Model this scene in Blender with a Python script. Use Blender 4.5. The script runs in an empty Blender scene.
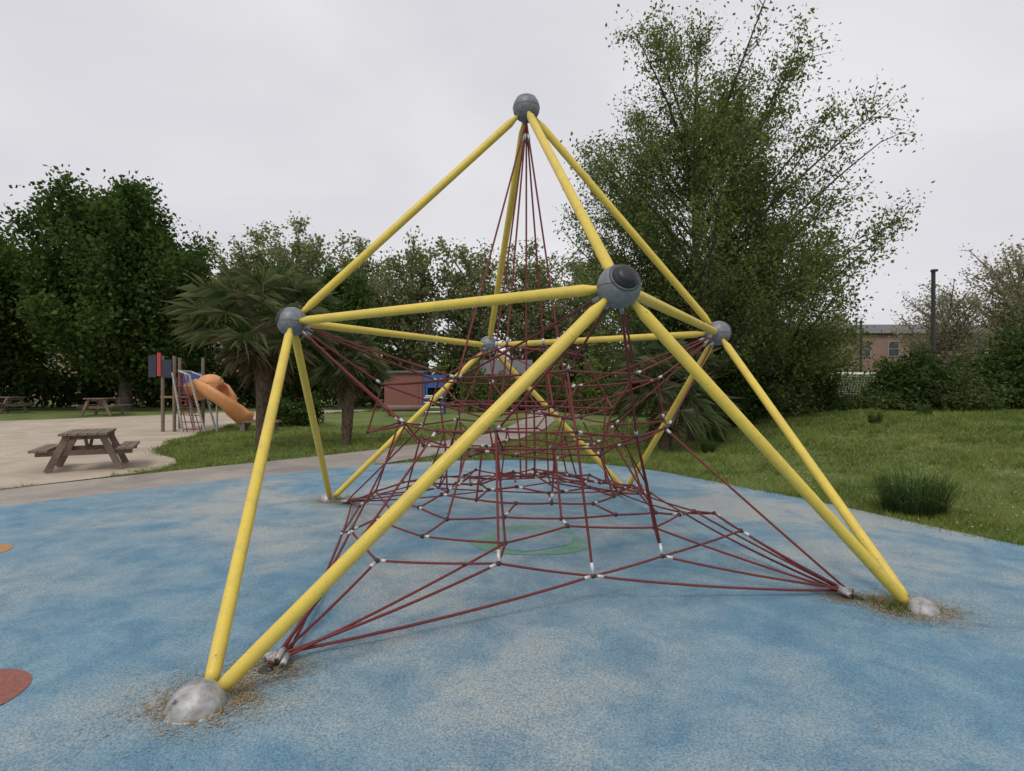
import bpy, bmesh, math, numpy as np
from mathutils import Vector, Matrix
sc=bpy.context.scene
R=np.random.RandomState
rad=math.radians
# ---------------------------------------------------------------- materials
def mat(name):
    m=bpy.data.materials.new(name); m.use_nodes=True
    nt=m.node_tree; b=nt.nodes['Principled BSDF']
    return m,nt,b
def c4(c): return (c[0],c[1],c[2],1)
def ramp(nt,fac,stops):
    r=nt.nodes.new('ShaderNodeValToRGB'); e=r.color_ramp.elements
    while len(e)<len(stops): e.new(0.5)
    for i,(p,c) in enumerate(stops):
        e[i].position=p; e[i].color=c4(c) if not np.isscalar(c) else (c,c,c,1)
    nt.links.new(fac,r.inputs[0]); return r.outputs[0]
def coords(nt): return nt.nodes.new('ShaderNodeTexCoord').outputs['Object']
def noise(nt,co,scale,detail=4,rough=.5,dist=0):
    n=nt.nodes.new('ShaderNodeTexNoise'); n.inputs['Scale'].default_value=scale
    n.inputs['Detail'].default_value=detail; n.inputs['Roughness'].default_value=rough
    n.inputs['Distortion'].default_value=dist
    nt.links.new(co,n.inputs['Vector']); return n.outputs['Fac']
def mix(nt,f,a,b,mode='MIX'):
    m=nt.nodes.new('ShaderNodeMix'); m.data_type='RGBA'; m.blend_type=mode
    def s(i,v):
        if hasattr(v,'node'): nt.links.new(v,m.inputs[i])
        else: m.inputs[i].default_value=(v if i==0 else c4(v))
    s(0,f); s(6,a); s(7,b); return m.outputs[2]
def bump(nt,b,h,st,dist=.01):
    n=nt.nodes.new('ShaderNodeBump'); n.inputs['Strength'].default_value=st; n.inputs['Distance'].default_value=dist
    nt.links.new(h,n.inputs['Height']); nt.links.new(n.outputs[0],b.inputs['Normal'])
def simple(name,c1,c2,scale=8,rough=.6,metal=0,bs=.2,stretch=None,bd=.004):
    m,nt,b=mat(name); co=coords(nt)
    if stretch:
        mp=nt.nodes.new('ShaderNodeMapping'); mp.inputs['Scale'].default_value=stretch
        nt.links.new(co,mp.inputs[0]); co=mp.outputs[0]
    f=noise(nt,co,scale,6,.6)
    nt.links.new(ramp(nt,f,[(.35,c1),(.65,c2)]),b.inputs['Base Color'])
    b.inputs['Roughness'].default_value=rough; b.inputs['Metallic'].default_value=metal
    bump(nt,b,f,bs,bd); return m
def leafmat(name,dark,mid,light,trans=.35):
    m,nt,b=mat(name); nt.nodes.remove(b); out=nt.nodes['Material Output']
    g=nt.nodes.new('ShaderNodeNewGeometry')
    col=ramp(nt,g.outputs['Random Per Island'],[(0,dark),(.55,mid),(1,light)])
    d=nt.nodes.new('ShaderNodeBsdfDiffuse')
    t=nt.nodes.new('ShaderNodeBsdfTranslucent'); ms=nt.nodes.new('ShaderNodeMixShader'); ms.inputs[0].default_value=trans
    nt.links.new(col,d.inputs['Color']); nt.links.new(mix(nt,1.0,col,(1.35,1.45,.9),'MULTIPLY'),t.inputs[0])
    nt.links.new(d.outputs[0],ms.inputs[1]); nt.links.new(t.outputs[0],ms.inputs[2]); nt.links.new(ms.outputs[0],out.inputs[0])
    return m
def rubber():
    m,nt,b=mat('blue_rubber'); co=coords(nt)
    big=noise(nt,co,.42,3,.5,.7); mid=noise(nt,co,2.3,7,.68,.4); fine=noise(nt,co,85,2,.7); vf=noise(nt,co,240,1,.5)
    blue=mix(nt,ramp(nt,mid,[(.35,0.),(.62,1.)]),(.092,.205,.295),(.150,.285,.375))
    add=nt.nodes.new('ShaderNodeMath'); add.operation='MULTIPLY_ADD'; add.inputs[1].default_value=.50
    nt.links.new(mid,add.inputs[0]); nt.links.new(big,add.inputs[2])
    wash=ramp(nt,add.outputs[0],[(.62,0.02),(.76,.28),(.93,.82)])
    dust=mix(nt,.6,wash,ramp(nt,fine,[(.35,0.),(.62,1.)]),'OVERLAY')
    col=mix(nt,dust,blue,(.36,.37,.345))
    sp=ramp(nt,fine,[(.33,(.66,.66,.66)),(.5,(1,1,1)),(.68,(1.26,1.25,1.24))])
    col=mix(nt,.9,col,sp,'MULTIPLY')
    sp2=ramp(nt,vf,[(.3,(.78,.78,.78)),(.7,(1.22,1.22,1.22))]); col=mix(nt,.75,col,sp2,'MULTIPLY')
    nt.links.new(col,b.inputs['Base Color']); b.inputs['Roughness'].default_value=.85
    bump(nt,b,fine,.55,.004); return m
def marking(name,c,thr=.45,mxf=.8):
    m,nt,b=mat(name); co=coords(nt); f=noise(nt,co,85,2,.7); g=noise(nt,co,3,5,.65)
    col=mix(nt,ramp(nt,g,[(thr,0.),(thr+.2,mxf)]),c,(.24,.32,.35))
    nt.links.new(mix(nt,.9,col,ramp(nt,f,[(.3,(.6,.6,.6)),(.7,(1.3,1.3,1.3))]),'MULTIPLY'),b.inputs['Base Color'])
    b.inputs['Roughness'].default_value=.85; bump(nt,b,f,.5,.004); return m
def grassground():
    m,nt,b=mat('grass_turf'); co=coords(nt); f=noise(nt,co,.6,6,.7); g=noise(nt,co,30,4,.7)
    col=mix(nt,ramp(nt,f,[(.35,0.),(.65,1.)]),(.085,.135,.028),(.18,.215,.055))
    col=mix(nt,.8,col,ramp(nt,g,[(.3,(.5,.5,.5)),(.7,(1.4,1.4,1.3))]),'MULTIPLY')
    nt.links.new(col,b.inputs['Base Color']); b.inputs['Roughness'].default_value=.9; bump(nt,b,g,.8,.03); return m
def grassblade():
    m,nt,b=mat('grass_blades'); nt.nodes.remove(b); out=nt.nodes['Material Output']; co=coords(nt)
    g=nt.nodes.new('ShaderNodeNewGeometry'); f=noise(nt,co,.8,5,.7)
    col=ramp(nt,g.outputs['Random Per Island'],[(0,(.10,.165,.03)),(.5,(.18,.245,.055)),(.85,(.28,.32,.10)),(1,(.42,.38,.2))])
    col=mix(nt,1.0,col,ramp(nt,f,[(.33,(.60,.72,.65)),(.5,(.95,.97,.95)),(.66,(1.30,1.18,1.10))]),'MULTIPLY')
    d=nt.nodes.new('ShaderNodeBsdfDiffuse'); t=nt.nodes.new('ShaderNodeBsdfTranslucent'); ms=nt.nodes.new('ShaderNodeMixShader'); ms.inputs[0].default_value=.35
    nt.links.new(col,d.inputs[0]); nt.links.new(col,t.inputs[0]); nt.links.new(d.outputs[0],ms.inputs[1]); nt.links.new(t.outputs[0],ms.inputs[2]); nt.links.new(ms.outputs[0],out.inputs[0]); return m
def sandmat(name,a,c,s=40):
    m,nt,b=mat(name); co=coords(nt); f=noise(nt,co,.8,6,.65,.5); g=noise(nt,co,s,4,.7)
    col=mix(nt,ramp(nt,f,[(.35,0.),(.65,1.)]),a,c)
    col=mix(nt,.7,col,ramp(nt,g,[(.3,(.72,.72,.72)),(.7,(1.15,1.15,1.15))]),'MULTIPLY')
    nt.links.new(col,b.inputs['Base Color']); b.inputs['Roughness'].default_value=.95; bump(nt,b,g,.5,.01); return m
def yellowpaint():
    m,nt,b=mat('yellow_paint'); co=coords(nt)
    f=noise(nt,co,3,6,.7); sc_=noise(nt,co,34,5,.75); gr=noise(nt,co,9,5,.7)
    col=mix(nt,ramp(nt,f,[(.35,0.),(.7,1.)]),(.75,.565,.075),(.63,.465,.085))
    col=mix(nt,ramp(nt,gr,[(.5,0.),(.72,.45)]),col,(.42,.34,.12))
    col=mix(nt,ramp(nt,sc_,[(.64,0.),(.68,.85)]),col,(.12,.10,.05))
    nt.links.new(col,b.inputs['Base Color']); b.inputs['Roughness'].default_value=.42; bump(nt,b,sc_,.08,.002); return m
M_rub=rubber(); M_grass=grassground()
M_sand=sandmat('sand',(.40,.33,.25),(.54,.46,.36)); M_path=sandmat('path_concrete',(.25,.22,.195),(.39,.345,.30),60)
M_soil=sandmat('soil',(.17,.135,.095),(.33,.29,.22),60)
M_yel=yellowpaint()
M_ball=simple('hub_grey',(.14,.155,.17),(.22,.235,.25),30,.5,.2,.1)
M_cap=simple('cap_black',(.012,.012,.014),(.02,.02,.022),20,.45,0,.05)
M_alu=simple('cast_aluminium',(.26,.255,.245),(.50,.50,.49),16,.58,.45,.4)
M_rope=simple('red_rope',(.115,.018,.018),(.20,.034,.032),120,.7,0,.6)
M_white=simple('ferrule_white',(.45,.45,.45),(.65,.65,.64),30,.4,.3,.05)
M_black=simple('black_plastic',(.02,.02,.02),(.035,.035,.035),30,.5)
M_wood=simple('weathered_wood',(.12,.085,.065),(.25,.19,.145),14,.8,0,.5,(1,1,6))
M_wood2=simple('brown_wood',(.16,.09,.05),(.28,.17,.10),10,.8,0,.5)
M_bark=simple('bark',(.055,.045,.035),(.14,.115,.09),7,.95,0,.9,(1,1,.35),.03)
M_pbark=simple('plane_bark',(.15,.135,.115),(.28,.25,.21),5,.95,0,.6,None,.02)
M_palmb=simple('palm_fibre',(.04,.028,.02),(.15,.105,.065),18,.95,0,1,(1,1,.5),.04)
M_org=simple('orange_plastic',(.60,.25,.09),(.68,.32,.13),5,.5)
M_redp=simple('red_panel',(.35,.04,.03),(.42,.06,.04),5,.5)
M_blup=simple('blue_panel',(.03,.09,.28),(.05,.12,.35),5,.5)
M_navy=simple('navy_panel',(.015,.02,.045),(.03,.035,.06),5,.5)
M_shed=simple('shed_redbrown',(.19,.075,.06),(.26,.11,.085),8,.8,0,.2,(6,6,.3))
M_roof=simple('roof_slate',(.10,.10,.11),(.15,.15,.155),12,.9)
M_glass=simple('window_glass',(.05,.055,.06),(.09,.095,.10),2,.2)
M_frame=simple('window_frame_paint',(.30,.28,.26),(.38,.36,.33),5,.6)
M_wp=simple('white_paint',(.75,.75,.75),(.82,.82,.82),5,.5)
M_post=simple('dark_green_steel',(.012,.018,.016),(.022,.03,.026),9,.5)
M_dry=leafmat('dry_straw',(.20,.14,.07),(.31,.23,.12),(.42,.33,.2),.2)
M_grit=leafmat('grit',(.22,.18,.12),(.36,.31,.23),(.46,.42,.34),.1)
M_dfr=leafmat('dead_frond',(.06,.045,.028),(.13,.095,.055),(.22,.17,.10),.25)
M_gb=grassblade()
M_tus=leafmat('tussock_blades',(.045,.085,.03),(.085,.14,.05),(.17,.22,.09),.3)
M_l_dark=leafmat('leaf_dark',(.030,.056,.018),(.062,.105,.030),(.115,.165,.048))
M_l_mid=leafmat('leaf_mid',(.06,.09,.03),(.11,.145,.05),(.17,.20,.075),.4)
M_l_big=leafmat('leaf_alder',(.070,.102,.036),(.125,.165,.056),(.20,.24,.092),.45)
M_l_plane=leafmat('leaf_plane',(.12,.145,.065),(.19,.205,.10),(.27,.275,.15),.45)
M_l_olive=leafmat('leaf_olive',(.16,.15,.095),(.25,.235,.15),(.34,.32,.22),.45)
M_l_hedge=leafmat('leaf_hedge',(.028,.050,.018),(.054,.09,.028),(.10,.145,.045),.3)
M_l_shrub=leafmat('leaf_shrub',(.05,.075,.03),(.09,.125,.045),(.16,.19,.08),.35)
M_l_palm=leafmat('leaf_palm',(.06,.09,.04),(.12,.15,.065),(.23,.245,.13),.3)
def brick():
    m,nt,b=mat('red_brick'); co=coords(nt)
    mp=nt.nodes.new('ShaderNodeMapping'); mp.inputs['Rotation'].default_value=(rad(90),0,0); nt.links.new(co,mp.inputs[0])
    t=nt.nodes.new('ShaderNodeTexBrick'); nt.links.new(mp.outputs[0],t.inputs[0]); t.inputs['Scale'].default_value=4
    t.inputs['Color1'].default_value=(.25,.15,.115,1); t.inputs['Color2'].default_value=(.31,.20,.155,1); t.inputs['Mortar'].default_value=(.30,.27,.24,1)
    t.inputs['Mortar Size'].default_value=.012
    nt.links.new(t.outputs[0],b.inputs['Base Color']); b.inputs['Roughness'].default_value=.9; return m
M_brick=brick()
# ---------------------------------------------------------------- builders
def empty(name,loc=(0,0,0)):
    e=bpy.data.objects.new(name,None); e.empty_display_size=.2; sc.collection.objects.link(e); e.location=loc; return e
def obj(name,me,mats,parent=None,smooth=False):
    for m in (mats if isinstance(mats,(list,tuple)) else [mats]): me.materials.append(m)
    o=bpy.data.objects.new(name,me); sc.collection.objects.link(o)
    if smooth: me.polygons.foreach_set('use_smooth',[True]*len(me.polygons))
    if parent: o.parent=parent
    return o
def bulk(name,V,k,mats,parent=None,mi=None):
    V=np.asarray(V,np.float32).reshape(-1,3); n=len(V); me=bpy.data.meshes.new(name)
    me.vertices.add(n); me.vertices.foreach_set('co',V.ravel())
    me.loops.add(n); me.loops.foreach_set('vertex_index',np.arange(n,dtype=np.int32))
    me.polygons.add(n//k); me.polygons.foreach_set('loop_start',np.arange(0,n,k,dtype=np.int32))
    me.update(calc_edges=True)
    return obj(name,me,mats,parent)
class MB:
    def __init__(s): s.v=[]; s.f=[]
    def tube(s,pts,rr,n=8,cap=True):
        pts=[Vector(p) for p in pts]; 
        if np.isscalar(rr): rr=[rr]*len(pts)
        st=len(s.v); u=None
        for i,p in enumerate(pts):
            d=(pts[min(i+1,len(pts)-1)]-pts[max(i-1,0)])
            if d.length<1e-9: d=Vector((0,0,1))
            d.normalize()
            if u is None: u=d.orthogonal().normalized()
            else:
                u=u-d*u.dot(d)
                if u.length<1e-6: u=d.orthogonal()
                u.normalize()
            w=d.cross(u)
            for j in range(n):
                a=2*math.pi*j/n; s.v.append(tuple(p+(u*math.cos(a)+w*math.sin(a))*rr[i]))
        for i in range(len(pts)-1):
            for j in range(n):
                a=st+i*n+j; b=st+i*n+(j+1)%n; s.f.append((a,b,b+n,a+n))
        if cap:
            s.f.append(tuple(st+j for j in reversed(range(n)))); e=st+(len(pts)-1)*n; s.f.append(tuple(e+j for j in range(n)))
    def box(s,c,d,rot=None):
        st=len(s.v); M=rot or Matrix.Identity(3); c=Vector(c)
        for z in(-1,1):
            for y in(-1,1):
                for x in(-1,1): s.v.append(tuple(c+M@Vector((x*d[0]/2,y*d[1]/2,z*d[2]/2))))
        for f in((0,2,3,1),(4,5,7,6),(0,1,5,4),(2,6,7,3),(0,4,6,2),(1,3,7,5)): s.f.append(tuple(st+i for i in f))
    def beam(s,a,b,w,h):
        a=Vector(a);b=Vector(b);d=b-a;L=d.length;d.normalize()
        side=d.cross(Vector((0,0,1)))
        if side.length<1e-4: side=Vector((1,0,0))
        side.normalize(); up=side.cross(d); M=Matrix((d,side,up)).transposed()
        s.box((a+b)/2,(L,w,h),M)
    def sphere(s,c,r,nu=24,nv=14,sc3=(1,1,1),vmin=-90):
        c=Vector(c); st=len(s.v)
        for i in range(nv+1):
            la=rad(vmin+(90-vmin)*i/nv)
            for j in range(nu):
                a=2*math.pi*j/nu; s.v.append((c.x+r*sc3[0]*math.cos(la)*math.cos(a),c.y+r*sc3[1]*math.cos(la)*math.sin(a),c.z+r*sc3[2]*math.sin(la)))
        for i in range(nv):
            for j in range(nu):
                a=st+i*nu+j;b=st+i*nu+(j+1)%nu; s.f.append((a,b,b+nu,a+nu))
    def make(s,name,mats,parent=None,smooth=False,bevel=0):
        me=bpy.data.meshes.new(name); me.from_pydata(s.v,[],s.f); me.update()
        o=obj(name,me,mats,parent,smooth)
        if bevel:
            b=o.modifiers.new('b','BEVEL'); b.width=bevel; b.segments=2; b.limit_method='ANGLE'
        return o
# ---------------------------------------------------------------- terrain
def S(t): t=np.clip(t,0,1); return t*t*(3-2*t)
def hgt(x,y):
    x=np.asarray(x,float); y=np.asarray(y,float)
    bx=np.maximum(7.3-.38*y,2.5)+.25
    bx=np.where(y<3,6.4,bx)
    right=.95*S((x-bx)/9)*S((y+6)/6)
    right=right+.035*np.sin(x*1.1+y*.6)*np.sin(y*.9-x*.4)*S((x-bx-.8)/3)
    left=.45*S((y-18)/14)
    m=S((x-2)/6)
    return np.where(x>2,right*1+left*(1-m),left)
def hz(x,y): return float(hgt(x,y))
xs=np.concatenate([[-500,-300,-180,-120,-80,-55],np.arange(-42,43,.75),[55,80,120,180,300,500]])
ys=np.concatenate([[-300,-150,-60,-30,-18],np.arange(-10,46,.75),[55,70,100,150,250,400,600]])
X,Y=np.meshgrid(xs,ys); Z=hgt(X,Y)
me=bpy.data.meshes.new('ground'); nx=len(xs)
fs=[(j*nx+i,j*nx+i+1,(j+1)*nx+i+1,(j+1)*nx+i) for j in range(len(ys)-1) for i in range(nx-1)]
me.from_pydata(np.stack([X,Y,Z],-1).reshape(-1,3).tolist(),[],fs); obj('grass_ground',me,M_grass,None,True)
def smoothpoly(P,it=2):
    P=[np.array(p,float) for p in P]
    for _ in range(it):
        Q=[]
        for i in range(len(P)):
            a=P[i];b=P[(i+1)%len(P)]; Q+= [a*.75+b*.25,a*.25+b*.75]
        P=Q
    return P
def sheet(name,P,off,m,flat=False):
    bm=bmesh.new(); f=bm.faces.new([bm.verts.new((p[0],p[1],0)) for p in P])
    bm.normal_update()
    if f.normal.z<0: bmesh.ops.reverse_faces(bm,faces=bm.faces)
    if not flat:
        p=np.array(P)
        for ax in(0,1):
            for v in np.arange(math.floor(p[:,ax].min()),p[:,ax].max(),1.0):
                co=[0,0,0];co[ax]=v; no=[0,0,0]; no[ax]=1
                bmesh.ops.bisect_plane(bm,geom=bm.verts[:]+bm.edges[:]+bm.faces[:],plane_co=co,plane_no=no)
    for v in bm.verts: v.co.z=(0 if flat else hz(v.co.x,v.co.y))+off
    bmesh.ops.triangulate(bm,faces=bm.faces)
    me=bpy.data.meshes.new(name); bm.to_mesh(me); bm.free(); return obj(name,me,m)
blueP=[(-7.3,7.5),(-6.03,9.2),(-3.7,11.8),(-1.5,12.9),(.3,13.1),(1.9,12.4),(3.0,11.2),(3.6,9.9),(4.15,8.8),(4.7,7.5),(5.1,6.3),(5.5,5.3),(6.2,3.5),(6.8,0),(6,-6),(-2,-9),(-10,-6),(-11,2)]
sandP=[(-24,-2),(-12,4),(-8.5,9.1),(-6.9,12.2),(-10.4,15.5),(-12,22),(-12.2,27),(-8,34),(-10,37),(-16,33),(-20,27),(-34,22),(-40,10)]
sheet('sand',smoothpoly(sandP,2),.02,M_sand)
pathP=[(-16,-4),(-10.6,5.0),(-8.4,9.2),(-6.6,11.7),(-4.5,14.2),(-2.1,18.4),(-.3,22.5),(.9,28),(1.3,36),(1.0,44),(2.9,44),(3.0,36),(2.4,28),(1.3,22.2),(-.2,17.6),(-2.0,13.9),(-4.0,10.6),(-6,7),(-9,0),(-12,-6)]
sheet('path',smoothpoly(pathP,2),.03,M_path)
sheet('rubber_safety_surface',smoothpoly(blueP,2),.038,M_rub,True)
def disc(c,r,n=48,wob=.03,seed=0,jit=0):
    rg=R(seed); ph=rg.rand(3)*6
    return [(c[0]+r*(1+jit*rg.normal()+wob*math.sin(3*a+ph[0])+wob*.6*math.sin(5*a+ph[1]))*math.cos(a),c[1]+r*(1+jit*rg.normal()+wob*math.sin(3*a+ph[0]))*math.sin(a)) for a in np.linspace(0,2*math.pi,n,endpoint=False)]
G0=.038
sheet('red_ground_spot',disc((-2.90,2.88),.30,48,.01),G0+.004,marking('rub_red',(.27,.10,.075),.62),True)
sheet('orange_ground_spot',disc((-5.37,5.50),.30,48,.01),G0+.004,marking('rub_orange',(.42,.23,.09),.6),True)
sheet('green_ground_spot',disc((.2,5.97),.60,48,.07,3),G0+.004,marking('rub_green',(.13,.29,.20),.45,.9),True)
sheet('pale_ground_spot',disc((.22,5.97),.42,48,.1,5),G0+.008,M_rub,True)
# ---------------------------------------------------------------- climbing frame
cf=empty('climbing_frame')
C=Vector((.156,6.02,0)); HR=2.34
B=Vector((.713,3.68,HR));Cc=Vector((-2.20,5.52,HR));E=Vector((-.35,8.34,HR));D=Vector((2.46,6.59,HR));A=Vector((.156,6.02,4.73))
F=[Vector((-1.575,2.85,.07)),Vector((2.95,4.06,.07)),Vector((1.86,9.0,.07)),Vector((-2.68,8.15,.07))]
edges=[(A,B),(A,Cc),(A,D),(A,E),(B,Cc),(Cc,E),(E,D),(D,B),(B,F[0]),(Cc,F[0]),(B,F[1]),(D,F[1]),(D,F[2]),(E,F[2]),(Cc,F[3]),(E,F[3])]
for i,(a,b) in enumerate(edges):
    mb=MB(); d=(b-a); foot=b.z<.5
    if foot:   # the two poles of a foot land side by side
        sd=Vector((a.x-b.x,a.y-b.y,0)).normalized(); b=b+sd*.035; d=b-a
    L=d.length; d.normalize()
    s0=.13; e0=L-(.13 if not foot else .05)
    pr=[(s0,.022),(s0+.05,.025),(s0+.13,.041)]
    pr+= [(e0-.13,.041),(e0-.05,.027),(e0,.024)] if not foot else [(e0-.2,.041),(e0-.05,.039),(e0,.036)]
    mb.tube([a+d*t for t,_ in pr],[r for _,r in pr],20)
    mb.make('pole_%d'%(i+1),M_yel,cf,True)
for i,p in enumerate([A,B,Cc,D,E]):
    mb=MB(); mb.sphere(p,.146,32,20); mb.make('hub_%d'%(i+1),M_ball,cf,True)
    out=Vector((p.x-C.x,p.y-C.y,0))
    dr=(out.normalized()*.9+Vector((0,0,.42))).normalized() if out.length>.1 else Vector((0,0,1))
    q=dr.to_track_quat('Z','Y').to_matrix()
    mb=MB(); pts=[p+q@Vector((.104*math.cos(t),.104*math.sin(t),.1025)) for t in np.linspace(0,2*math.pi,33)]
    mb.tube(pts,.004,6,False); mb.make('hub_seam_%d'%(i+1),M_black if i else M_ball,cf,True)
    pts=[p+Vector((.1455*math.cos(t),.1455*math.sin(t),0)) for t in np.linspace(0,2*math.pi,41)]
    mb=MB(); mb.tube(pts,.0025,6,False); mb.make('hub_joint_%d'%(i+1),M_black,cf,True)
    if i:
        mb=MB(); prof=[(.094,.104),(.094,.114),(.080,.130),(.062,.142),(.060,.146),(.030,.153),(.001,.155)]
        mb.tube([p+dr*z for r,z in prof],[r for r,z in prof],32); mb.make('hub_cap_%d'%(i+1),M_cap,cf,True)
for i,f in enumerate(F):
    out=(f-C); out.z=0; out.normalize()
    mb=MB(); g=f.copy()+out*.05; g.z=G0-.012; rr=.145 if i==0 else .115
    mb.sphere(g,rr,28,10,(1,1,.95),0)
    pts=[g+Vector(((rr+.002)*math.cos(t),(rr+.002)*math.sin(t),.010)) for t in np.linspace(0,2*math.pi,29)]
    mb.tube(pts,.010,6,False)
    mb.make('foot_dome_%d'%(i+1),M_alu,cf,True)
    bb=MB(); q2=g+out*rr*.72; bb.tube([Vector((q2.x,q2.y,g.z+rr*.55)),Vector((q2.x,q2.y,g.z+rr*.55))+out*.02+Vector((0,0,.022))],.010,6); bb.make('foot_bolt_%d'%(i+1),M_alu,cf)
# --- rope net
rg=R(4); net=MB(); ball=MB(); fer=MB(); fer2=MB()
base=math.atan2(B.y-C.y,B.x-C.x); RR=.0102
def rope(a,b,sag=.02,r=RR,n=4):
    a=Vector(a);b=Vector(b);L=(b-a).length; pts=[]
    for t in np.linspace(0,1,n+1): 
        p=a.lerp(b,t); p.z-=sag*L*4*t*(1-t)*.5; p.z=max(p.z,.055); pts.append(p)
    net.tube(pts,r,6,False)
def ferr(a,b,t0,L,which=None,r=.0145):
    a=Vector(a);b=Vector(b);d=(b-a).normalized(); (which or fer).tube([a+d*t0,a+d*(t0+L)],r,8)
def node(p,s=1): ball.sphere(p,.021*s,8,6)
def pol(k,r,z,off=0): 
    a=base+rad(22.5)*k+off; return Vector((C.x+r*math.cos(a),C.y+r*math.sin(a),z))
anch=[]
for f in F:
    d=(C-f); d.z=0; d.normalize(); p=f+d*.38; p.z=.07; anch.append(p)
hubs=[B,D,E,Cc]   # k = 0,4,8,12
W=[]
spec=[dict(R=[.34,.66,.98,1.30,1.63,1.96],a=[0,.02,.03,.05,.08,.12],z=[.72,.66,.60,.53,.46,.36]),
      dict(R=[.40,.78,1.16,1.52],a=[0,0,-.03,-.07],z=[1.00,1.03,1.12,1.28]),
      dict(R=[.46,.92,1.36],a=[0,-.06,-.14],z=[1.40,1.52,1.76])]
for wi,sp in enumerate(spec):
    w=[]; last=len(sp['R'])-1
    for j,(r,a,z) in enumerate(zip(sp['R'],sp['a'],sp['z'])):
        row=[]
        for k in range(16):
            rr=r*(1-a*math.cos(rad(90*k)))
            zz=z+rg.uniform(-.06,.06)
            if wi==0 and j==last and k%4==0: rr=1.84; zz=.24
            zig=.09 if (k+j)%2 else -.06
            if wi>=2: zig=.07 if k%4 else -.05
            rr+=zig*(1 if not(wi==0 and j==last) else .4)
            row.append(pol(k,rr+rg.uniform(-.05,.05),zz,rg.uniform(-.05,.05)))
        w.append(row)
    W.append(w)
    for j,row in enumerate(w):
        if j==0 or wi>=2:
            for k in range(0,16,2):
                rope(row[k],row[(k+2)%16]); node(row[k])
                if rg.rand()<.4: ferr(row[k],row[(k+2)%16],.03,.04)
        else:
            for k in range(16):
                rope(row[k],row[(k+1)%16]); node(row[k])
                if rg.rand()<.4: ferr(row[k],row[(k+1)%16],.03,.04)
        if j:
            for k in range(16):
                if wi>=2:
                    if k%2==0: rope(row[k],w[j-1][k])
                elif (k+j)%2==0:
                    kk=k if j!=1 else (k//2)*2
                    rope(row[k],w[j-1][kk])
                    if rg.rand()<.35: ferr(row[k],w[j-1][kk],.03,.04)
L0=W[0][5]
for fi,an in enumerate(anch):
    k0=(-2+4*fi)%16; dd=(C-F[fi]); dd.z=0; dd.normalize(); sdv=Vector((-dd.y,dd.x,0))
    for dk in(-2,-1,0,1,2):
        t=L0[(k0+dk)%16]; s_=an+sdv*(.05*dk)+Vector((0,0,rg.uniform(0,.03))); rope(s_,t,.03,.0108,8)
        ferr(s_,t,.01,.10,fer2,.019); ferr(t,an,.03,.05)
    for dk in(-1,1):
        t=W[0][4][(k0+dk)%16]; rope(an,t,.02,RR,8)
    t=W[1][3][(k0)%16]; rope(an,t,.01,RR,8); ferr(t,an,.03,.05)
    ball.sphere(an-dd*.03-Vector((0,0,.03)),.045,10,6,(1,1,.6))
for hi,h in enumerate(hubs):
    k0=4*hi
    for (wi,j,dks) in((2,2,(-2,0,2)),(1,3,(-1,1))):
        for dk in dks:
            t=W[wi][j][(k0+dk)%16]; a=h+(t-h).normalized()*.14; rope(a,t,.012,RR,6); ferr(t,a,.03,.045)
            ferr(a,t,.02,.07,fer2)
for (a,ja,b,jb,par) in((0,2,1,1,0),(0,4,1,3,1),(0,3,1,2,0),(1,1,2,1,0),(1,3,2,2,0)):
    for k in range(16):
        if k%2!=par: continue
        if rg.rand()<.3: continue
        rope(W[a][ja][k],W[b][jb][k],0)
        if rg.rand()<.35: ferr(W[a][ja][k],W[b][jb][k],.04,.05)
for k in range(0,16,4): rope(W[0][0][k],W[1][0][k],0); rope(W[1][0][k],W[2][0][k],0)
for k in (1,5,9,13): rope(L0[k],W[1][3][k],0)
for k in(15,1,0,5): 
    t=L0[k]; rope(W[1][3][k],t,0); ferr(t,W[1][3][k],.0,.10,fer,.014)
top=A+Vector((0,0,-.14))
up=[pol(4*k+2,.40,2.15+rg.uniform(-.05,.05)) for k in range(4)]
up2=[pol(4*k,.66,2.0+rg.uniform(-.05,.05)) for k in range(4)]
for k in range(4):
    rope(top,up[k],0,RR,8); ferr(top,up[k],.15,.07); rope(up[k],up2[k],.02); rope(up[k],up2[(k+1)%4],.02); node(up[k]); node(up2[k])
    ferr(up[k],top,.03,.06); rope(up[k],W[2][0][4*k+2],0); rope(up2[k],W[2][1][4*k],0)
rope(top,W[2][2][14],0,RR,8)
rope(top,C+Vector((0,0,.72)),0,RR)
net.make('rope_net',M_rope,cf,True); ball.make('net_connectors',M_black,cf); fer.make('net_ferrules',M_white,cf,True); fer2.make('net_end_sleeves',M_alu,cf,True)
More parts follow.
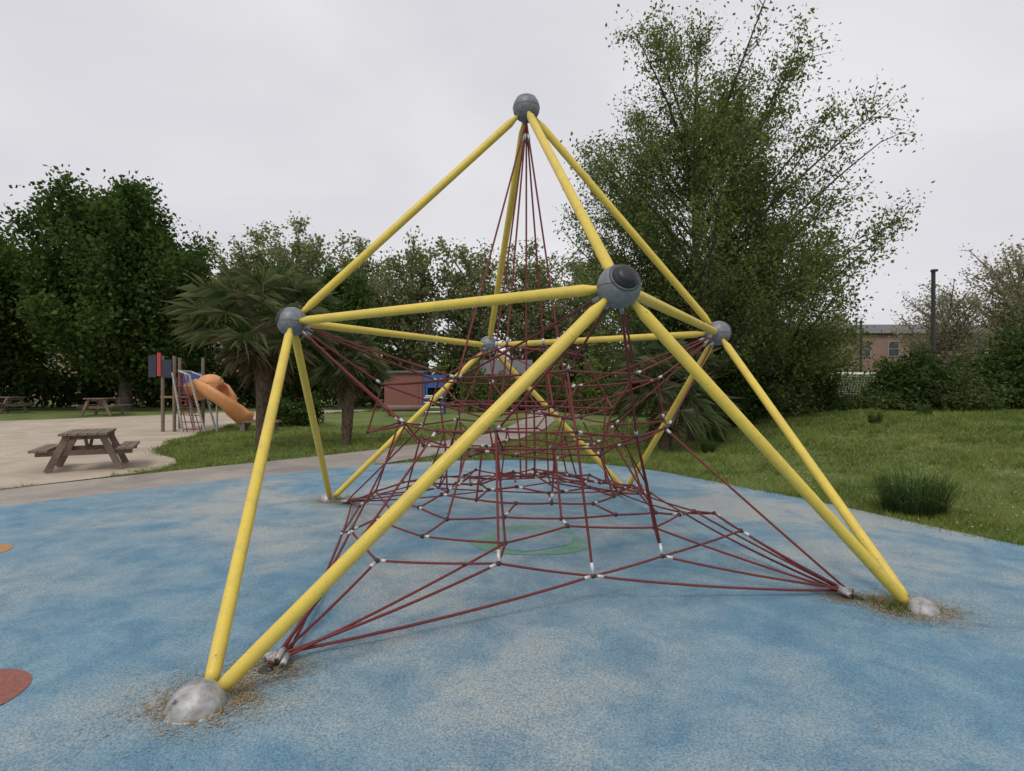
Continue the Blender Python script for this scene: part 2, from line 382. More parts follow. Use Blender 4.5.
# ---------------------------------------------------------------- foliage helpers
def rots(n,rg):
    u=rg.normal(size=(n,3)); u/=np.linalg.norm(u,axis=1)[:,None]
    w=rg.normal(size=(n,3)); v=np.cross(u,w); v/=np.linalg.norm(v,axis=1)[:,None]+1e-9
    return u,v
def leaves(name,P,size,asp,m,parent,rg):
    n=len(P); u,v=rots(n,rg); s=(size*rg.uniform(.6,1.3,n))[:,None]
    V=np.stack([P+u*s,P+v*s*asp-u*s*.1,P-u*s,P-v*s*asp-u*s*.1],1)
    return bulk(name,V,4,m,parent)
def tree(name,base,H,cr,cz0,nl,nsub,lps,lsize,sigma,lm,bm_,seed,tr=.25,asp=.55,fmin=.45,lean=(0,0),pw=1.0,fmax=1.04,tw=1.0,thin=0):
    rg=R(seed); e=empty(name,base); mb=MB(); pts=[]
    cc=np.array([lean[0],lean[1],(cz0+H)/2]); rz=(H-cz0)/2
    tp=[Vector((lean[0]*t+.15*math.sin(5*t+seed)*t,lean[1]*t+.12*math.cos(4*t+seed)*t,H*.86*t)) for t in np.linspace(0,1,10)]
    mb.tube([Vector((0,0,-.3))]+tp,[tr*1.5]+[tr*(1-.93*t)+.01 for t in np.linspace(0,1,10)],9)
    tpn=np.array([list(t) for t in tp])
    def trunk(z): 
        t=np.clip(z/(H*.86),0,1)*9; i=int(min(t,8)); return tpn[i]*(1-(t-i))+tpn[i+1]*(t-i)
    for i in range(nl):
        ph=i*2.39996+rg.uniform(-.3,.3); zz=1-2*(i+.5)/nl; zz=np.clip(zz+rg.uniform(-.08,.08),-1,1)
        q=math.sqrt(1-zz*zz)**pw; f=rg.uniform(fmin,fmax)
        end=cc+np.array([q*math.cos(ph)*cr,q*math.sin(ph)*cr,zz*rz])*f
        hd=np.hypot(end[0]-lean[0]*.5,end[1]-lean[1]*.5)
        zs=np.clip(end[2]-hd*rg.uniform(.4,1.0)-.1*H,H*.12 if cz0<H*.2 else cz0*.75,H*.8)
        s=trunk(zs); L=np.linalg.norm(end-s)
        ctrl=(s+end)/2+np.array([rg.uniform(-.08,.08)*L,rg.uniform(-.08,.08)*L,.12*L*rg.uniform(-.3,1)])
        T=np.linspace(0,1,8)[:,None]; bz=(1-T)**2*s+2*T*(1-T)*ctrl+T**2*end
        r0=max(.02,tr*.40*(L/(cr+rz))*1.5)
        mb.tube(bz.tolist(),[r0*(1-.9*t)+.006*tw for t in np.linspace(0,1,8)],5,False)
        for j in range(nsub):
            t=rg.uniform(.3,1.0); o=(1-t)**2*s+2*t*(1-t)*ctrl+t*t*end
            d=rg.normal(size=3); d/=np.linalg.norm(d); ax=(end-s)/max(L,.01); d=d+ax*.9+np.array([0,0,.25]); d/=np.linalg.norm(d)
            l=rg.uniform(.12,.30)*min(cr,rz)*(1.2-.6*t)
            tipp=o+d*l; midp=(o+tipp)/2+rg.normal(size=3)*l*.08
            mb.tube([o.tolist(),midp.tolist(),tipp.tolist()],[max(.012,r0*.25)*tw,.010*tw,.004*tw],3,False)
            k=int(lps*rg.uniform(.3,1.7)*(1-thin*max(0,tipp[2]/H-.35)/.65)); tt=rg.uniform(.15,1.1,k)[:,None]
            pts.append(o+(tipp-o)*tt+rg.normal(size=(k,3))*sigma*rg.uniform(.6,1.3))
    mb.make('trunk',bm_,e,True); P=np.concatenate(pts); P[:,2]=np.maximum(P[:,2],.15)
    leaves('foliage',P,lsize,asp,lm,e,rg); return e
def clone(src,name,loc,rotz,s):
    e=empty(name,loc); e.rotation_euler=(0,0,rotz); e.scale=s
    for c in src.children:
        o=bpy.data.objects.new(c.name.split('.')[0],c.data); sc.collection.objects.link(o); o.parent=e
    return e
tree('alder_tree',(5.4,16.5,hz(5.4,16.5)),13.1,5.2,.8,112,19,60,.050,.18,M_l_big,M_bark,11,.18,.55,.38,(0.1,0),.88,1.0,1.0,.25)
tree('young_tree',(9.2,19.5,hz(9.2,19.5)),7.8,3.3,.3,45,13,52,.060,.25,M_l_big,M_bark,12,.12,.55,.4)
T1=tree('maple_tree',(-24.5,35,.45),15.0,6.2,1.6,95,15,62,.135,.45,M_l_dark,M_bark,21,.4,.7,.4,(0,0),1,1.0)
T2=tree('lime_tree',(-34,34,.45),12.6,6.3,1.2,78,15,58,.14,.45,M_l_dark,M_bark,22,.4,.7,.4,(0,0),1,1.0)
clone(T2,'lime_tree.001',(-42,42,.45),1.0,(1.2,1.2,1.15)); clone(T1,'maple_tree.001',(-16.5,42,.45),2.2,(.72,.72,.70))
clone(T2,'lime_tree.002',(-30,46,.45),2.5,(1.1,1.1,1.10))
clone(T2,'lime_tree.003',(-11.5,37,.45),2.5,(.5,.5,.78))
T3=tree('plane_tree',(-18,47,.45),16.5,5.6,3.6,60,11,25,.14,.32,M_l_plane,M_pbark,31,.32,.7,.3,(0,0),1,1.04,2,.3)
T4=tree('plane_tree.001',(-7.5,42,.45),13.4,3.8,3.0,50,11,23,.13,.30,M_l_plane,M_pbark,32,.32,.7,.3,(0,0),1,1.04,2,.3)
T5=tree('plane_tree.002',(40.5,44,.9),13.6,4.8,3.6,60,12,15,.11,.36,M_l_olive,M_pbark,33,.32,.7,.3,(0,0),1,1.04,2.0,.4)
for i,(src,x,y,r,sx,sz) in enumerate([(T3,-12.5,46,1,1,.86),(T4,-3.4,44,2.2,1,1.03),(T3,1.5,46,4,1.0,.84),(T4,6,43,.4,1,.95),(T3,13,46,5,1.0,.75),(T3,-25,54,3,1.2,1.05),(T4,19,50,3,1.1,.85),(T5,35.5,45,1.5,.85,.78),(T5,46.5,47,5.1,1.1,1.02),(T5,53,50,.3,1.2,1.1),(T5,27.0,48,4.4,.75,.62)]):
    clone(src,'plane_tree.%03d'%(i+3),(x,y,.6),r,(sx,sx,sz))
def mass(name,line,h,wd,n,ls,m,seed,asp=.6,hv=.25,hs=None):
    rg=R(seed); L=np.array(line,float); seg=np.linalg.norm(np.diff(L,axis=0),axis=1); cum=np.concatenate([[0],np.cumsum(seg)])
    hl=np.array(hs if hs else [1]*len(L),float)
    t=rg.rand(n)*cum[-1]; x=np.interp(t,cum,L[:,0]); y=np.interp(t,cum,L[:,1])
    hh=h*np.interp(t,cum,hl)*(1+hv*np.sin(t*1.3/h*2+seed)*.5+hv*.5*np.sin(t*3.7/h+1)+hv*.3*np.sin(t*9.1/h+2))
    a=rg.rand(n)*math.pi; rr=np.sqrt(rg.uniform(.40,1.1,n))
    bmp=1+.20*np.sin(t*5/h+2*np.cos(a*3))*np.cos(a*4)+.09*rg.normal(size=n)
    yy=y+np.cos(a)*wd*rr*bmp; z=np.sin(a)**.7*hh*rr*bmp
    g=hgt(x,yy); P=np.stack([x+rg.normal(size=n)*.1,yy,g+z],1)
    e=empty(name); leaves('foliage',P,ls,asp,m,e,rg)
    mb=MB()
    for q in np.arange(0,cum[-1],1.1):
        xx=np.interp(q,cum,L[:,0]); y_=np.interp(q,cum,L[:,1]); b0=Vector((xx,y_,hz(xx,y_)-.1)); h2=h*np.interp(q,cum,hl)
        for _ in range(4): mb.tube([b0,b0+Vector((rg.uniform(-.5,.5)*wd,rg.uniform(-.5,.5)*wd,h2*rg.uniform(.6,.95)))],[.04,.008],5,False)
    mb.make('stems',M_bark,e); return e
mass('hedge',[(7.0,21.5),(10.5,21.5),(11.6,21.4),(12.1,21.3),(14.0,20.9),(14.5,20.7),(17,20.2),(21,19.6),(27,19)],2.1,1.4,62000,.085,M_l_hedge,5,.5,.45,[.95,.95,.85,.22,.22,.7,.95,1.15,1.2])
def bush(name,x,y,h,r,n,ls,m,seed):
    rg=R(seed); e=empty(name,(x,y,hz(x,y))); mb=MB(); pts=[]
    for i in range(26):
        az=rg.rand()*6.283; el=rg.uniform(.25,1.5); L=rg.uniform(.6,1.0); tip=np.array([math.cos(az)*math.cos(el)*r,math.sin(az)*math.cos(el)*r,math.sin(el)*h])*L
        mb.tube([(0,0,-.1),(tip*.5+np.array([0,0,.1])).tolist(),tip.tolist()],[.03,.018,.006],5,False)
        k=n//26; t=rg.uniform(.35,1.08,k)[:,None]; pts.append(tip*t+rg.normal(size=(k,3))*.17)
    mb.make('stems',M_bark,e); P=np.concatenate(pts); P[:,2]=np.maximum(P[:,2],.03); leaves('foliage',P,ls,.5,m,e,rg)
for i,(x,y,h,r,m,s) in enumerate([(15.6,18.9,1.5,1.3,M_l_shrub,1),(18.6,18.4,2.3,1.5,M_l_shrub,2),(11.0,19.8,1.6,1.4,M_l_hedge,3),(9.4,19.2,1.3,1.2,M_l_shrub,4),(20.8,17.9,1.8,1.3,M_l_dark,5),(13.2,20.0,.5,.9,M_l_shrub,6),(7.4,18.6,1.3,1.2,M_l_hedge,7)]):
    bush('bush' if i==0 else 'bush.%03d'%i,x,y,h,r,5200 if h>1 else 1600,.075 if i%2 else .06,m,s)
mass('shrubs',[(-3,33),(2,36),(8,26),(9,24)],2.0,1.6,22000,.11,M_l_mid,6,.6,.4)
mass('distant_hedge',[(-60,38),(-30,44),(-12,44),(5,46),(16,46)],3.0,2.2,32000,.20,M_l_dark,7,.7,.4)
mass('boundary_shrubs',[(24,42),(34,41),(58,41)],1.5,1.4,12000,.14,M_l_mid,17,.7,.6)
mass('distant_treeline',[(-130,60),(-60,85),(0,95),(60,95),(130,80)],7.5,5,34000,.5,M_l_mid,8,.8,.45)
mass('shrubs.001',[(-45,33),(-34,33)],2.2,1.8,9000,.14,M_l_dark,9,.7,.4)
mass('shrub',[(-10.3,24),(-8.6,24.3)],1.0,.7,5000,.07,M_l_hedge,10,.6)
# ---------------------------------------------------------------- palms
def palm(name,base,h,fr,nf,seed,tr=.17,nd=8):
    rg=R(seed); e=empty(name,base); mb=MB()
    mb.tube([(0,0,-.2)]+[(.05*math.sin(3*t),.03*t,h*t) for t in np.linspace(0,1,14)],[tr*.9]+[tr*(.85+.5*t+rg.uniform(-.07,.07)) for t in np.linspace(0,1,14)],12)
    mb.make('trunk',M_palmb,e); pet=MB(); tri=[]; dry=[]
    for i in range(nf+nd):
        dead=i>=nf
        az=i*2.39996+rg.uniform(-.3,.3); el=rad(rg.uniform(-80,-45)) if dead else math.asin(np.clip(1-1.5*(i+.5)/nf,-.55,.97))+rg.uniform(-.15,.15)
        d=np.array([math.cos(az)*math.cos(el),math.sin(az)*math.cos(el),math.sin(el)])
        o=np.array([0.05*math.sin(3),.03,h+rg.uniform(-.3,.1)-(.3 if dead else 0)]); pl=fr*rg.uniform(.36,.66)*(.55 if dead else 1)
        hub=o+d*pl+np.array([0,0,-.06*pl]); side=np.array([-math.sin(az),math.cos(az),0.])
        side=side+rg.normal(size=3)*.35; side-=d*side.dot(d); side/=np.linalg.norm(side)
        pet.tube([o.tolist(),((o+hub)/2+np.array([0,0,.05])).tolist(),hub.tolist()],[.018,.013,.009],4,False)
        nb=24; nrm=np.cross(d,side); age=i/nf
        for b in range(nb):
            if rg.rand()<.08: continue
            a=rad(-120+240*(b+.5)/nb)+rg.normal()*.03; dd=d*math.cos(a)+side*math.sin(a)+nrm*.15*rg.normal()
            dd/=np.linalg.norm(dd); l=fr*.43*(.62+.38*math.cos(a*.6))*rg.uniform(.8,1.12)*(.7 if dead else 1); w=.0095*fr
            pp=np.cross(dd,nrm); pp/=np.linalg.norm(pp)
            m1=hub+dd*l*.6+np.array([0,0,-.03*l]); tip=hub+dd*l+np.array([0,0,-l*rg.uniform(.08,.4)])
            (dry if dead or rg.rand()<.15*age else tri).extend([hub,m1+pp*w,tip, hub,tip,m1-pp*w])
    pet.make('petioles',M_l_palm,e); bulk('fronds',np.array(tri),3,M_l_palm,e); bulk('dead_fronds',np.array(dry),3,M_dfr,e)
palm('palm_tree',(-7.25,16,0),3.8,2.5,46,1,.21,12)
palm('palm_tree.001',(-5.05,16.8,0),2.65,1.5,36,2,.17)
palm('palm_tree.002',(4.15,15,hz(4.15,15)),1.85,1.9,40,3,.2,5)
# ---------------------------------------------------------------- grass
def inpoly(P,x,y):
    P=np.array(P); ins=np.zeros(len(x),bool); j=len(P)-1
    for i in range(len(P)):
        xi,yi=P[i];xj,yj=P[j]; c=((yi>y)!=(yj>y))&(x<(xj-xi)*(y-yi)/(yj-yi+1e-12)+xi); ins^=c; j=i
    return ins
polys=[smoothpoly(blueP,2),smoothpoly(sandP,2),smoothpoly(pathP,2)]
rg=R(77)
def lawnpts(n,ymin,ymax,hw):
    y=ymin*(ymax/ymin)**rg.rand(n); x=rg.uniform(-1,1,n)*(hw*y+1.5)
    k=np.ones(n,bool)
    for P in polys: k&=~inpoly(P,x,y)
    return x[k],y[k]
def blades(name,x,y,h0,w0,m,spread=.5,clump=False):
    n=len(x); g=hgt(x,y); s=np.clip(y/9,.8,2.2)
    h=h0*rg.uniform(.5,1.3,n)*(.75+.25*s)
    if clump:
        c=np.sin(x*2.3+1.7*np.sin(y*1.1))*np.sin(y*1.9+1.3*np.sin(x*1.4))+.6*np.sin(x*6.1+y*3.2)*np.sin(y*5.3-x*2.1)
        h=h*(1+.75*np.clip(c,-.4,1.3))
    w=w0*s*rg.uniform(.7,1.3,n); a=rg.rand(n)*6.283; b=rg.rand(n)*6.283
    P=np.stack([x,y,g-.005],1); sd=np.stack([np.cos(a),np.sin(a),0*a],1)*w[:,None]
    tip=P+np.stack([np.cos(b)*h*spread,np.sin(b)*h*spread,h],1)
    return bulk(name,np.stack([P-sd,P+sd,tip],1),3,m)
x,y=lawnpts(430000,4.5,24,1.02)
blades('grass',x,y,.062,.0055,M_gb,.9,True)
# scattered taller tufts
cx,cy=lawnpts(700,5.5,19,1.0); tx=np.repeat(cx,38)+rg.normal(size=len(cx)*38)*.05; ty=np.repeat(cy,38)+rg.normal(size=len(cx)*38)*.05
blades('grass_tufts',tx,ty,.13,.0045,M_gb,.6)
x,y=lawnpts(3400,5,18,1.0); g=hgt(x,y)+.07
q=np.stack([x,y,g],1); s=.012
bulk('daisies',np.stack([q+[s,0,0],q+[0,s,.004],q+[-s,0,0],q+[0,-s,.002]],1)[::3],4,M_wp)
P=np.array(polys[0]); fx=[];fy=[]
for i in range(len(P)):
    a=P[i];b=P[(i+1)%len(P)]
    if a[0]>-1 and a[1]>3:
        L=np.linalg.norm(b-a); k=int(L*480); t=rg.rand(k)[:,None]; q=a+(b-a)*t; nrm=np.array([a[0]-.2,a[1]-6]); nrm/=np.linalg.norm(nrm)
        q=q+nrm*(rg.normal(size=(k,1))*.07+.03+.06*np.sin(q[:,:1]*7+q[:,1:]*5)); fx.append(q[:,0]);fy.append(q[:,1])
blades('grass_fringe',np.concatenate(fx),np.concatenate(fy),.09,.006,M_gb,.8)
P=np.array(polys[1]); fx=[];fy=[]
for i in range(len(P)):
    a=P[i];b=P[(i+1)%len(P)]
    if -14<a[0]<-6 and 11<a[1]<36:
        L=np.linalg.norm(b-a); k=int(L*260); t=rg.rand(k)[:,None]; q=a+(b-a)*t
        q=q+rg.normal(size=(k,2))*.10+.12*np.sin(q[:,:1]*4+q[:,1:]*3); fx.append(q[:,0]);fy.append(q[:,1])
blades('grass_fringe.001',np.concatenate(fx),np.concatenate(fy),.075,.006,M_gb,.8)
def tussock(name,c,r,h,n,m):
    rg2=R(int(c[0]*10)); e=empty(name,(c[0],c[1],hz(*c))); T=[]
    for i in range(n):
        a=rg2.rand()*6.283; q=math.sqrt(rg2.rand())*r*.42; o=np.array([math.cos(a)*q,math.sin(a)*q,0]); b=a+rg2.normal()*.6
        l=h*rg2.uniform(.45,1.15); outw=rg2.uniform(.2,1.1)*r*.8; d=np.array([math.cos(b),math.sin(b),0]); sd=np.array([-math.sin(b),math.cos(b),0])*.005
        p1=o+d*outw*.35+np.array([0,0,l*.65]); p2=o+d*outw*.9+np.array([0,0,l*(1-.45*outw/r)]); 
        T+= [o-sd,o+sd,p1, p1-sd*.9,p1+sd*.9,p2, o+sd,p1+sd*.9,p1-sd*.9, o-sd,o+sd,p1+sd*.9]
    bulk('blades',np.array(T),3,m,e)
tussock('grass_tussock',(5.35,7.35),.80,.70,800,M_tus); tussock('grass_tussock.001',(5.6,15.2),.5,.7,400,M_tus)
tussock('grass_tussock.002',(4.9,13.8),.4,.4,300,M_tus); tussock('grass_tussock.003',(9.6,14.6),.35,.4,200,M_tus); tussock('grass_tussock.004',(11.8,15.8),.4,.45,220,M_tus)
for i,(f,n_) in enumerate(((F[0],30),(F[1],130),(F[2],90),(F[3],60))):
    o=(f-C); o.z=0; o.normalize(); xx=rg.normal(size=n_)*.10+f.x-o.x*.12; yy=rg.normal(size=n_)*.08+f.y+o.y*.12*(1 if i>1 else 0)
    P=np.stack([xx,yy,np.full(n_,G0)],1); a=rg.rand(n_)*6.283; sd=np.stack([np.cos(a),np.sin(a),0*a],1)*.004
    bulk('weeds' if i==0 else 'weeds.%03d'%i,np.stack([P-sd,P+sd,P+np.stack([rg.normal(size=n_)*.05,rg.normal(size=n_)*.05,rg.uniform(.04,.12,n_)],1)],1),3,M_gb)
dx=[];dy=[];gx=[];gy=[]
for f,nn,rr in((F[0],190,.12),(F[1],380,.16),(F[2],150,.2),(F[3],120,.2)):
    a=rg.rand(nn)*6.283; q=.12+np.abs(rg.normal(size=nn))*rr*.6; o=(f-C).normalized()
    dx.append(f.x+o.x*.03+np.cos(a)*q*1.25); dy.append(f.y+o.y*.03+np.sin(a)*q)
    m_=3200; a=rg.rand(m_)*6.283; q=.10+np.abs(rg.normal(size=m_))*.15; gx.append(f.x+np.cos(a)*q*1.3); gy.append(f.y+np.sin(a)*q)
for an,nn in((anch[0],110),(anch[1],240),(anch[2],80),(anch[3],60)):
    dx.append(an.x+rg.normal(size=nn)*.11); dy.append(an.y+rg.normal(size=nn)*.06)
    gx.append(an.x+rg.normal(size=1600)*.13); gy.append(an.y+rg.normal(size=1600)*.08)
def litter(name,x,y,l,w,m,lift=.01,z0=.010):
    n=len(x); a=rg.rand(n)*6.283; ll=l*rg.uniform(.4,1.4,n); P=np.stack([x,y,np.full(n,G0+z0)+rg.rand(n)*lift],1)
    u=np.stack([np.cos(a)*ll,np.sin(a)*ll,rg.normal(size=n)*lift*.4],1); v=np.stack([-np.sin(a)*w,np.cos(a)*w,0*a],1)
    bulk(name,np.stack([P+u,P+v,P-u,P-v],1),4,m)
litter('dry_straw',np.concatenate(dx),np.concatenate(dy),.026,.0025,M_dry,.014)
litter('sand_grit',np.concatenate(gx),np.concatenate(gy),.0055,.0045,M_grit,.003,.006)
k=1500; x=rg.uniform(-5,5,k); y=rg.uniform(1.2,11,k); ok=inpoly(polys[0],x,y)
litter('fallen_leaves',x[ok],y[ok],.008,.004,M_dry,.003)
for i,f in enumerate(F):
    sheet('bare_soil' if i==0 else 'bare_soil.%03d'%i,disc((f.x*.97+C.x*.03,f.y*.97+C.y*.03),.165 if i!=1 else .19,90,.15,i,.06),G0+.004,M_soil,True)
# ---------------------------------------------------------------- picnic tables
def picnic(name,loc,rot,s=1):
    e=empty(name,loc); e.rotation_euler=(0,0,rot); e.scale=(s,s,s)
    top=MB(); 
    for i in range(5): top.box((0,-.32+.16*i,.76),(1.6,.148,.05))
    top.make('table_top',M_wood,e,False,.006)
    for sd,nm in((-1,'bench_1'),(1,'bench_2')):
        b=MB(); 
        for i in(-1,1): b.box((0,sd*.70+i*.075,.45),(1.6,.14,.05))
        b.make(nm,M_wood,e,False,.006)
    for x,nm in((-.55,'frame_1'),(.55,'frame_2')):
        b=MB(); b.beam((x,-.28,.735),(x,-.60,0),.07,.12); b.beam((x,.28,.735),(x,.60,0),.07,.12)
        b.beam((x+.072,-.80,.375),(x+.072,.80,.375),.06,.11); b.beam((x+.072,-.38,.685),(x+.072,.38,.685),.05,.09)
        b.beam((x+.03*(-1 if x>0 else 1),0,.69),(x*.2,0,.40),.05,.07)
        b.make(nm,M_wood,e,False,.005)
picnic('picnic_table',(-9.0,11.75,.025),rad(120),1.0)
picnic('picnic_table.001',(-21.5,29,hz(-21.5,29)+.02),rad(100),1.15); picnic('picnic_table.002',(-28.5,31,hz(-28,31)+.02),rad(-10),1.15)
picnic('picnic_table.003',(-32,32,hz(-32,32)+.02),rad(30),1.1)
# ---------------------------------------------------------------- play tower with slide
pt=empty('play_tower',(-13.0,22,hz(-13,22)))
mb=MB()
for x,y in((-.6,-.5),(-.15,-.5),(-.6,.6),(.35,.6)): mb.tube([(x,y,0),(x,y,2.95)],.065,10)
mb.make('posts',M_wood,pt)
mb=MB(); mb.box((-.12,.05,1.35),(1.1,1.2,.08)); mb.make('deck',M_wood2,pt)
mb=MB(); mb.box((-.95,-.58,2.55),(.30,.05,.85)); mb.box((-.38,-.585,2.45),(.36,.04,.7)); mb.make('panel_dark',M_navy,pt)
mb=MB(); mb.box((-.68,-.60,2.62),(.14,.05,.9)); mb.make('panel_red',M_redp,pt)
mb=MB(); mb.box((-.12,.66,1.9),(1.0,.04,.9)); mb.make('panel_blue',M_blup,pt)
mb=MB()
for yy in(-.7,.1): mb.tube([(.15,yy,2.35),(.55,yy,2.2),(1.15,yy,0)],.045,8); mb.tube([(-.1,yy,2.3),(.3,yy,0)],.045,8)
mb.tube([(.15,-.7,2.35),(.15,.1,2.35)],.045,8); mb.make('climber_frame',M_alu,pt)
mb=MB()
for t in np.linspace(.1,.95,8):
    a=Vector((-.1+.4*t,-.7,2.3*(1-t))); b=Vector((.4+.75*t,-.7,2.2*(1-t)));mb.tube([a,b],.018,5)
for t in np.linspace(.2,.8,3): mb.tube([(-.1+.5*t,-.7,2.3),(.3+.85*t,-.7,0.02)],.018,5)
mb.make('climber_ropes',M_rope,pt)
path=[(.4,.1,1.5),(.9,-.1,1.70),(1.35,-.3,1.5),(1.75,-.35,1.15),(2.0,-.25,.80),(2.2,0,.50),(2.5,.2,.42)]
me=bpy.data.meshes.new('chute'); V=[];Fc=[]
pv=[Vector(p) for p in path]; na=11
for i,p in enumerate(pv):
    d=(pv[min(i+1,len(pv)-1)]-pv[max(i-1,0)]).normalized(); s=d.cross(Vector((0,0,1))).normalized(); u=s.cross(d)
    r_=.42 if i>2 else .48
    for j in range(na):
        a=rad(-200+220*j/(na-1)); V.append(tuple(p+s*r_*math.cos(a)+u*r_*math.sin(a)+u*.2))
for i in range(len(pv)-1):
    for j in range(na-1): k=i*na+j; Fc.append((k,k+1,k+na+1,k+na))
me.from_pydata(V,[],Fc); o=obj('slide_chute',me,M_org,pt,True); so=o.modifiers.new('s','SOLIDIFY'); so.thickness=.04
mb=MB(); mb.sphere((1.1,-.2,1.9),.5,20,8,(1,.8,.7),0); mb.make('slide_hood',M_org,pt,True)
mb=MB(); mb.tube([(2.2,0,0),(2.2,0,.3)],.05,8); mb.tube([(1.4,-.3,0),(1.4,-.3,1.1)],.04,8); mb.make('slide_support',M_alu,pt)
sh=empty('storage_shed',(-6.6,34.5,hz(-6.6,34.5)))
mb=MB(); mb.box((0,0,1.2),(2.3,2,2.4)); mb.make('walls',M_shed,sh)
mb=MB(); mb.box((0,0,2.45),(2.6,2.3,.1),Matrix.Rotation(rad(3),3,'X')); mb.make('roof',M_roof,sh)
mb=MB(); mb.box((.5,-1.02,1.0),(.8,.04,1.9)); mb.make('door',M_shed,sh)
ht=empty('timber_hut',(-.4,38,hz(-.4,38)))
mb=MB(); mb.box((0,0,1.2),(3,2.4,2.4)); mb.make('walls',M_wood2,ht)
mb=MB(); v=[(-1.8,-1.5,2.35),(1.8,-1.5,2.35),(1.8,1.5,2.35),(-1.8,1.5,2.35),(-1.8,0,3.4),(1.8,0,3.4)]; mb.v=v; mb.f=[(0,1,5,4),(2,3,4,5),(0,4,3),(1,2,5),(0,3,2,1)]; mb.make('roof',M_roof,ht)
mb=MB(); mb.box((-.6,-1.22,1),(.8,.04,1.9)); mb.box((.8,-1.22,1.4),(.8,.04,.7)); mb.make('door_and_window',M_glass,ht)
pf=empty('play_frame',(-4.2,30,hz(-4.2,30)))
mb=MB()
for x in(-.5,.5):
    for y in(-.5,.5): mb.tube([(x,y,0),(x,y,2.2)],.05,8)
mb.box((0,-.5,1.95),(1.0,.05,.35)); mb.box((0,.5,1.7),(1,.05,.5)); mb.make('blue_frame',M_blup,pf)
mb=MB(); mb.box((0,0,1.0),(1,1,.07)); 
for i in range(4): mb.tube([(-.5,-.55,.25*i+.15),(.5,-.55,.25*i+.15)],.025,6)
mb.make('deck_and_rungs',M_wp,pf)
lb=empty('log_bench',(-5.6,28.5,hz(-5.6,28.5))); mb=MB(); mb.tube([(-1.1,0,.42),(1.1,.1,.42)],[.17,.15],12); mb.make('log',M_wood,lb,True)
mb=MB(); mb.box((-.8,0,.13),(.15,.35,.3)); mb.box((.8,.05,.13),(.15,.35,.3)); mb.make('supports',M_wood2,lb)
lb=empty('log_bench.001',(-11.6,21.6,hz(-11.6,21.6))); mb=MB(); mb.box((1.6,.3,.40),(1.6,.35,.09)); mb.make('seat',M_wood,lb); mb=MB(); mb.box((1.0,.3,.18),(.12,.3,.36)); mb.box((2.2,.3,.18),(.12,.3,.36)); mb.make('legs',M_wood,lb)
# ---------------------------------------------------------------- right: goal, posts, fence, brick building
gl=empty('football_goal',(20.6,33,hz(20.6,33)+.05)); mb=MB()
for x in(-1.5,1.5): mb.tube([(x,0,-.05),(x,0,1.75)],.07,8); mb.tube([(x,0,1.7),(x,.7,1.6),(x,1.2,-.05)],.03,6)
mb.tube([(-1.57,0,1.75),(1.57,0,1.75)],.07,8); mb.tube([(-1.5,1.2,.03),(1.5,1.2,.03)],.03,6); mb.make('goal_frame',M_wp,gl)
mb=MB()
for t in np.linspace(-1.5,1.5,18): mb.tube([(t,.7,1.62),(t,1.2,0)],.005,3); mb.tube([(t,0,1.73),(t,.7,1.62)],.005,3)
for z in np.linspace(.1,1.6,11): mb.tube([(-1.5,1.2-.5*z/1.62,z),(1.5,1.2-.5*z/1.62,z)],.005,3)
mb.make('goal_net',M_wp,gl)
for i,(x,y,h,r) in enumerate([(22.9,30,7.3,.11),(27.5,43.5,6.2,.09)]):
    e=empty('floodlight_column' if i==0 else 'floodlight_column.001',(x,y,.9)); mb=MB(); mb.tube([(0,0,0),(0,0,1),(0,0,h)],[r*1.2,r,r*.9],10); mb.make('column',M_post,e)
    mb=MB(); mb.box((0,-.06,h+.02),(.26,.22,.12)); mb.make('lamp_head',M_post,e)
fe=empty('mesh_fence'); mb=MB(); mw=MB()
for x in np.arange(10,56,2.5): mb.tube([(x,37,.8),(x,37,3.4)],.04,6)
for z in(.95,2.2,3.4): mb.tube([(10,37,z),(55,37,z)],.015,5)
for x in np.arange(10,55,.35): mw.tube([(x,37,.9),(x,37,3.4)],.005,3,False)
for z in np.arange(1.1,3.4,.35): mw.tube([(10,37,z),(55,37,z)],.005,3,False)
mb.make('fence_posts',M_post,fe); mw.make('fence_wires',M_post,fe)
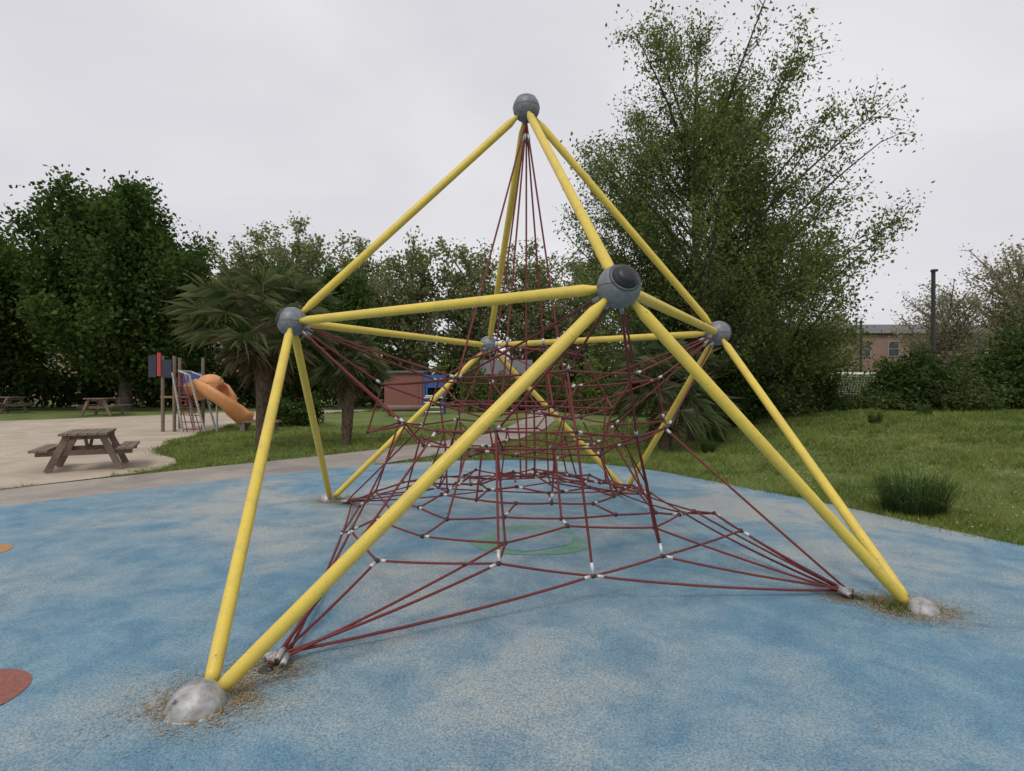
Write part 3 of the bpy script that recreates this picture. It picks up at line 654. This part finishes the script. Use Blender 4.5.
def building(name,loc,w,h,dpt,rh,nw,ns):
    e=empty(name,loc); mb=MB(); mb.box((0,0,h/2),(w,dpt,h)); mb.make('walls',M_brick,e)
    r=MB(); r.v=[(-w/2-.4,-dpt/2-.4,h),(w/2+.4,-dpt/2-.4,h),(w/2+.4,dpt/2+.4,h),(-w/2-.4,dpt/2+.4,h),(-w/2+2.5,0,h+rh),(w/2-2.5,0,h+rh)]; r.f=[(0,1,5,4),(2,3,4,5),(0,4,3),(1,2,5),(0,3,2,1)]; r.make('roof',M_roof,e)
    g=MB(); fr=MB()
    for i in range(nw):
        for s in range(ns):
            x=-w/2+(i+.5)*w/nw; z=h*(s+.55)/ns
            g.box((x,-dpt/2-.01,z),(1.1,.06,1.6)); 
            for dx_ in(-.58,.58): fr.box((x+dx_,-dpt/2-.05,z),(.07,.1,1.7))
            for dz in(-.82,0,.82): fr.box((x,-dpt/2-.052,z+dz),(1.09,.09,.07))
    g.make('windows',M_glass,e); fr.make('window_frames',M_frame,e)
    c=MB(); c.box((-w/4,0,h+rh),(1,1,2.2)); c.box((w/4,0,h+rh),(1,1,2.2)); c.make('chimneys',M_brick,e)
building('brick_building',(50,66,.5),44,7.6,10,1.6,14,2)
building('brick_building.001',(-52,80,.5),30,7,10,3,10,2)
# ---------------------------------------------------------------- light
w=bpy.data.worlds.new('World'); sc.world=w; w.use_nodes=True; nt=w.node_tree; bg=nt.nodes['Background']
sky=nt.nodes.new('ShaderNodeTexSky'); sky.sky_type='NISHITA'; sky.sun_disc=False; sky.sun_elevation=rad(52); sky.sun_rotation=rad(200)
tc=nt.nodes.new('ShaderNodeTexCoord'); mp=nt.nodes.new('ShaderNodeMapping'); mp.inputs['Scale'].default_value=(1,1,2.6); nt.links.new(tc.outputs['Generated'],mp.inputs[0])
cl=noise(nt,mp.outputs[0],1.3,4,.5,.4)
cloud=ramp(nt,cl,[(.3,(6.7,6.6,7.05)),(.52,(7.6,7.45,7.8)),(.72,(8.6,8.5,8.75))])
nt.links.new(mix(nt,.95,sky.outputs[0],cloud),bg.inputs[0]); bg.inputs[1].default_value=.1
sl=bpy.data.lights.new('sun','SUN'); sl.energy=1.35; sl.angle=rad(18); sl.color=(1,.96,.9)
so=bpy.data.objects.new('sun',sl); sc.collection.objects.link(so)
az=rad(200); el=rad(52); dirv=Vector((math.sin(az)*math.cos(el),math.cos(az)*math.cos(el),math.sin(el)))
so.rotation_euler=dirv.to_track_quat('Z','Y').to_euler(); so.location=(0,0,20)
sc.view_settings.view_transform='Standard'; sc.view_settings.look='None'; sc.view_settings.exposure=0
cam=bpy.data.cameras.new('camera'); co=bpy.data.objects.new('camera',cam); sc.collection.objects.link(co)
co.location=(0,0,1.6+G0); co.rotation_euler=(rad(90),0,0); cam.sensor_width=36; cam.lens=552/1024*36; cam.shift_y=.0063; cam.clip_end=2000; cam.clip_start=.05
sc.camera=co
